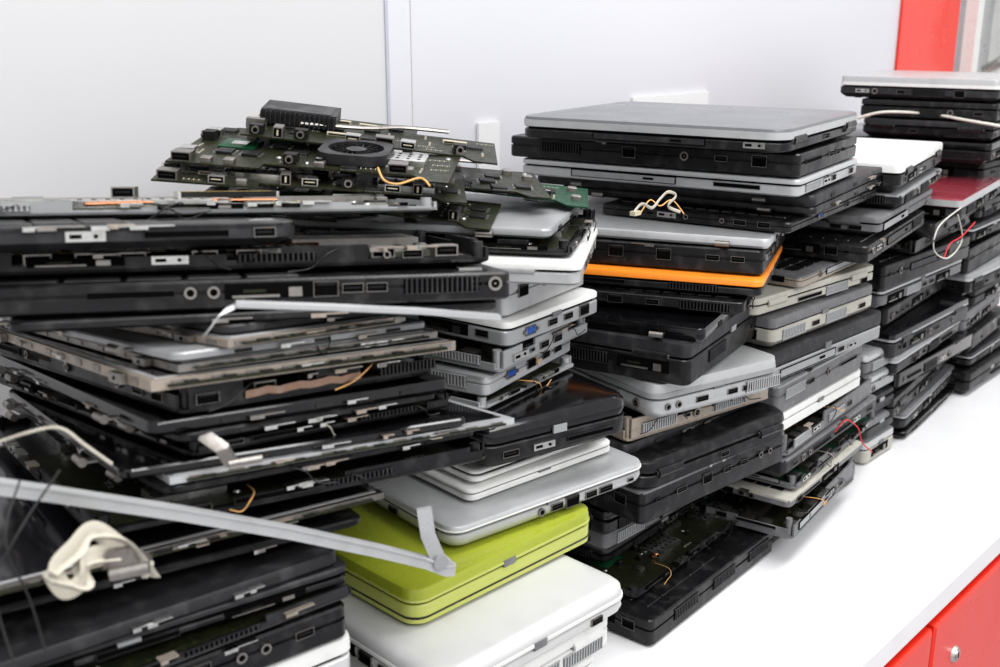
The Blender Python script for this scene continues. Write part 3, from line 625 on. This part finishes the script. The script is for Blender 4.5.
for (px,py,c),o in zip(fl,fo):
    k='closed' if o not in('third','seventh') else 'base'
    F.append(I(k=k,px=px+jr.uniform(-5,5),py=py,Y=.615+jr.uniform(-.01,.006),w=.24,d=.28,th=3+jr.uniform(-4,5),bc='black' if c!='grey' else 'grey',lc=c,rim='silver' if o in('second','sixth','eighth','tenth') else None,ls=0,tm=.042,dens=.5,label='%s %s %s from the worktop in the farthest pile at right edge'%({'black':'black','black2':'charcoal','grey':'grey','silver2':'dull silver lidded'}[c],'laptop' if k=='closed' else 'laptop base',o)))
F+=[
 I(k='closed',px=992,py=144,Y=.60,w=.25,d=.28,th=8,bc='black',lc='gloss',tm=.04,ls=0,label='black glossy laptop fourth from the top of the farthest pile'),
 I(k='closed',px=994,py=124,Y=.60,w=.25,lx=862,th=8,bc='black',lc='black2',tm=.04,ls=0,label='charcoal lidded laptop third from the top of the farthest pile'),
 I(k='closed',px=998,py=104,Y=.60,w=.25,lx=860,th=8,bc='black',lc='black',tm=.04,ls=0,label='black laptop under the topmost silver one on the farthest pile'),
 I(k='closed',px=1000,py=80,Y=.60,w=.25,lx=840,th=8,bc='black2',lc='silver',rim='white',lf=.45,tm=.042,ls=0,label='silver laptop on top of the farthest pile'),
]
stack('F',F,'laptops in the farthest pile')
# ================================================================= circuit boards on B
def board(label,px,py,Y,w,d,rot,tx,ty,pcb,seed,n=26,fanp=None,sink=False):
    rng=random.Random(seed); c=at(px,py,Y)
    m=T(c)@Matrix.Rotation(YAW-R_(90)+R_(rot),4,'Z')@Matrix.Rotation(R_(tx),4,'X')@Matrix.Rotation(R_(ty),4,'Y')
    root=thing('circuit_board',label,'circuit board',m,'circuit boards on top of the pile')
    b=MB(); x0,x1,y0,y1=-w/2,w/2,-d/2,d/2; c1=rng.uniform(.2,.35)*w; c2=rng.uniform(.25,.45)*d
    out=[(x0,y0),(x0+c1,y0),(x0+c1,y0+.015),(x1-.03,y0+.015),(x1-.02,y0),(x1,y0),(x1,y1-c2),(x1-c1,y1-c2),(x1-c1,y1),(x0+.02,y1),(x0,y1-.02)]
    b.loft([[(a,c,0) for a,c in out],[(a,c,.0014) for a,c in out]])
    b.build('board_plate',pcb,root)
    low=['chip','chip','coil','ribbon_socket','processor','screw','resistor_row','resistor_row','shield_plate','coil','chip']
    populate(root,x0+.004,x1-c1,y0+.016,y1-.004,.0014,rng,n,False,low)
    populate(root,x1-c1,x1-.003,y0+.016,y1-c2-.004,.0014,rng,n//2,False,low)
    ek=['connector','silver_connector','silver_connector','round_connector','tall_connector','capacitor','coil','chip','resistor_row','resistor_row']
    def edge(x,y,a):
        k=rng.choice(ek); link(k,comp(k),root,T((x,y,.0014))@Matrix.Rotation(R_(a+rng.uniform(-4,4)),4,'Z'))
    y=y0+.03
    while y<y1-.03: edge(x0+.009,y,-90); y+=rng.uniform(.016,.032)
    x=x0+.012
    while x<x0+c1-.008: edge(x,y0+.009,0); x+=.019
    x=x0+c1+.02
    while x<x1-.02: edge(x,y0+.024,0); x+=rng.uniform(.016,.036)
    for i in range(6):
        k=rng.choice(['coil','chip','resistor_row','screw'])
        link(k,comp(k),root,T((rng.uniform(x0+.02,x1-.03),rng.uniform(y0+.018,0),0))@Matrix.Rotation(math.pi,4,'X'))
    if fanp: fan(root,fanp[0],fanp[1],.0025,fanp[2] if len(fanp)>2 else 1)
    if sink:
        b=MB(); b.tube([(-w*.3,-d*.1,.007),(-w*.05,0,.007),(w*.1,d*.2,.007),(w*.3,d*.25,.007)],.004,0,8,6,.002); b.build('heat_pipe','metal2',root)
    if sink==2:
        b=MB(); b.box(-w*.46,-w*.16,-d*.1,d*.3,.004,.016); b.box(-w*.44,-w*.18,-d*.08,d*.28,.016,.0165,1)
        for i in range(16): b.box(-w*.46+i*w*.0195,-w*.46+i*w*.0195+.001,-d*.14,-d*.1,.004,.015)
        b.build('cooling_block',['black2','black'],root)
    return root
board('dark circuit board lowest of the loose boards, on the silver lid',420,209,.735,.27,.15,6,3,5,'pcbd','m1')
board('dark circuit board with connectors second lowest in the board heap',360,195,.750,.25,.15,-6,4,5,'pcbd','m2')
board('bright green circuit board jutting right towards the centre pile',482,184,.71,.20,.11,-4,3,6,'pcbg','m3',22)
board('long brownish circuit board jutting farthest left in the board heap',318,176,.75,.25,.13,4,4,5,'pcbd','m7',24)
board('dark circuit board with heat pipe in the middle of the board heap',405,170,.75,.25,.15,7,4,6,'pcbd','m4',24,None,1)
board('circuit board carrying a round cooling fan near the heap top',325,154,.755,.23,.14,-4,6,4,'pcbd','m5',24,(.03,-.015,.98))
board('uppermost circuit board with silver ports and black cooling block',375,137,.765,.22,.12,2,5,7,'pcbd','m6',24,None,2)
# ================================================================= loose bits
def cable(name,label,pts,r,m,group=None,flat=None):
    return tag(MB().tube(pts,r,0,8,6,flat).build(name,m),label,'cable',group)
b=MB(); P_=[at(-60,478,.56),at(60,495,.548),at(180,513,.53),at(290,532,.515),at(380,551,.502),at(425,562,.497),at(446,570,.495),at(455,569,.494)]
b.ribbon(P_,(0.0008,0,.0040),(.0012,.0018,0)); b.ribbon([p+Vector((-.0014,-.0020,.0040)) for p in P_],(0,0,.0007),(.0008,.001,0))
bz=tag(b.build('plastic_strip','silver'),'long silver curved bezel strip slanting across the front left pile','plastic strip')
b=MB(); b.ribbon([at(424,508,.497),at(428,535,.496),at(437,556,.4955),at(448,566,.495)],(.0050,-.002,0),(.0012,.0015,0)); b.build('end_tab','silver',bz)
MB().cyl(at(440,562,.493),(-.3,-.9,0),.0055,.002,0,16).build('hinge_corner','silver2',bz)
b=MB(); b.ribbon([at(206,334,.51),at(222,312,.51),at(240,304,.508)],(.003,0,.002),(.0012,.0012,0)); 
b.ribbon([at(236,304,.508),at(330,307,.49),at(420,311,.475),at(500,317,.46)],(0,0,.0014),(.002,.003,0))
tag(b.build('plastic_bracket','silver'),'thin silver plastic bracket wedged across the front left pile','bracket')
cable('loose_cable','loose pale cable looping at the left edge of front pile',[at(-10,445,.56),at(30,432,.54),at(60,428,.53),at(85,445,.525),at(112,464,.52)],.0009,'beigew')
cable('loose_cable','thin black wire hanging down at the lower left edge',[at(20,480,.53),at(5,540,.51),at(30,600,.50),at(48,660,.49)],.0006,'kwire')
cable('loose_cable','second thin black wire crossing the silver bezel at lower left',[at(60,470,.53),at(20,530,.505),at(-5,590,.50),at(20,680,.48)],.0006,'kwire')
o=Vector(at(100,560,.50))
hb=thing('cable_bundle','crumpled limp beige ribbon cable with small metal hinge at lower left','cable',T(o))
def rel(px,py,Y): return at(px,py,Y)-o
for i,(dx,dy,r1,r2) in enumerate(((0,0,.0014,.0052),(4,6,.0045,.0011),(-4,3,.0012,.0036))):
    MB().tube([rel(150+dx,570+dy,.52),rel(118+dx,545-dy,.51),rel(92-dx,530+dy,.51),rel(72+dx,548+dy,.505),rel(54-dx,570+dy,.50),rel(66+dx,590-dy,.50),rel(82+dx,580+dy,.50),rel(86-dx,558+dy,.505),rel(112+dx,552+dy,.51)],r1,0,10,7,r2).build('cable_strand','beigew',hb)
MB().ribbon([rel(105,560,.505),rel(130,556,.51),rel(150,566,.52)],(.002,0,.005),(.0008,.0008,0)).build('hinge_arm','metal2',hb)
MB().cyl(rel(110,575,.503),(.7,-.5,.1),.0035,.02,0,14).build('hinge_barrel','metal2',hb)
o=Vector(at(225,455,.50)); hb=thing('hinge_assembly','dark folded metal hinge poking out beside the jutting screen panel','hinge',T(o))
MB().ribbon([rel(205,436,.53),rel(222,448,.52),rel(232,464,.52)],(.003,-.002,.001),(.0008,.0008,.0008)).build('hinge_arm','metal2',hb)
MB().cyl(rel(228,464,.52),(.8,-.3,0),.0025,.02,0,12).build('hinge_barrel','metal2',hb)
o=Vector(at(655,212,.585)); hb=thing('connector_cable','small crumpled connector cable lying on the lid in the centre pile','cable',T(o))
MB().tube([rel(634,212,.60),rel(642,204,.60),rel(652,208,.59),rel(660,199,.59),rel(668,192,.595),rel(676,196,.59),rel(668,206,.585),rel(680,212,.58)],.0008,0,8,6,.0016).build('cable_strand','beigew',hb)
MB().tube([rel(640,214,.60),rel(650,200,.60),rel(660,206,.59),rel(672,200,.59),rel(684,214,.58)],.0007,0,8,6).build('cable_strand','ywire',hb)
MB().box(-.006,.004,-.003,.003,-.001,.003).build('plug','cream',hb,T(rel(636,214,.60)))
cable('loose_cable','white cable draped along the farthest pile near top right',[at(858,118,.80),at(885,112,.76),at(930,114,.70),at(965,120,.64),at(1000,126,.59),at(1020,130,.585)],.0024,'wwire')
cable('loose_cable','white wire loop hanging below the red reflecting lid',[at(968,204,.57),at(955,212,.555),at(938,228,.55),at(934,250,.55),at(948,258,.55),at(962,240,.555),at(958,215,.555)],.001,'wwire')
cable('loose_cable','red wire hanging beside the white wire loop',[at(975,222,.555),at(962,236,.55),at(950,244,.55),at(944,258,.55)],.0009,'rwire')
cable('loose_cable','thin red wire on the gutted chassis right of centre',[at(835,432,.555),at(846,420,.545),at(858,428,.545),at(862,442,.545),at(872,452,.545)],.0008,'rwire')
cable('loose_cable','tan wires curling out of the circuit board heap',[at(378,168,.66),at(384,180,.64),at(398,184,.63),at(420,178,.63),at(430,186,.62)],.0009,'ywire')
mA,wA,dA,tA=TOPS[('A',len(A)-1)]
for q,(x,y,nm,k,lab) in enumerate(((.13,.07,'connector_block','connector','small silver connector lying on the pale broken chassis, front left top'),(.20,.06,'memory_holder','memory_slot','black memory holder with gold contacts on the pale chassis, front left'))):
    tag(link(nm,comp(k),None,mA@T((x,y,tA+.0003))@Matrix.Rotation(R_(20*q-15),4,'Z')),lab,'electronic part')
# ================================================================= light
w=bpy.data.worlds.new('world'); SC.world=w; w.use_nodes=True
bg=w.node_tree.nodes['Background']; bg.inputs[0].default_value=(.98,.985,1,1); bg.inputs[1].default_value=.7
def area(name,loc,rot,sx,sy,e,col=(1,1,1)):
    l=bpy.data.lights.new(name,'AREA'); l.shape='RECTANGLE'; l.size=sx; l.size_y=sy; l.energy=e; l.color=col
    o=bpy.data.objects.new(name,l); COL.objects.link(o); o.location=loc; o.rotation_euler=rot; return o
area('room_light',(1.2,.1,2.3),(0,0,0),3.0,.5,38)
area('room_light',(.2,-1.4,2.0),(R_(40),0,R_(-10)),2.5,.8,34)  # tilted area light standing for an unseen window on the aisle side
SC.view_settings.view_transform='Standard'; SC.view_settings.exposure=.25
try: SC.view_settings.look='Medium High Contrast'
except Exception: pass
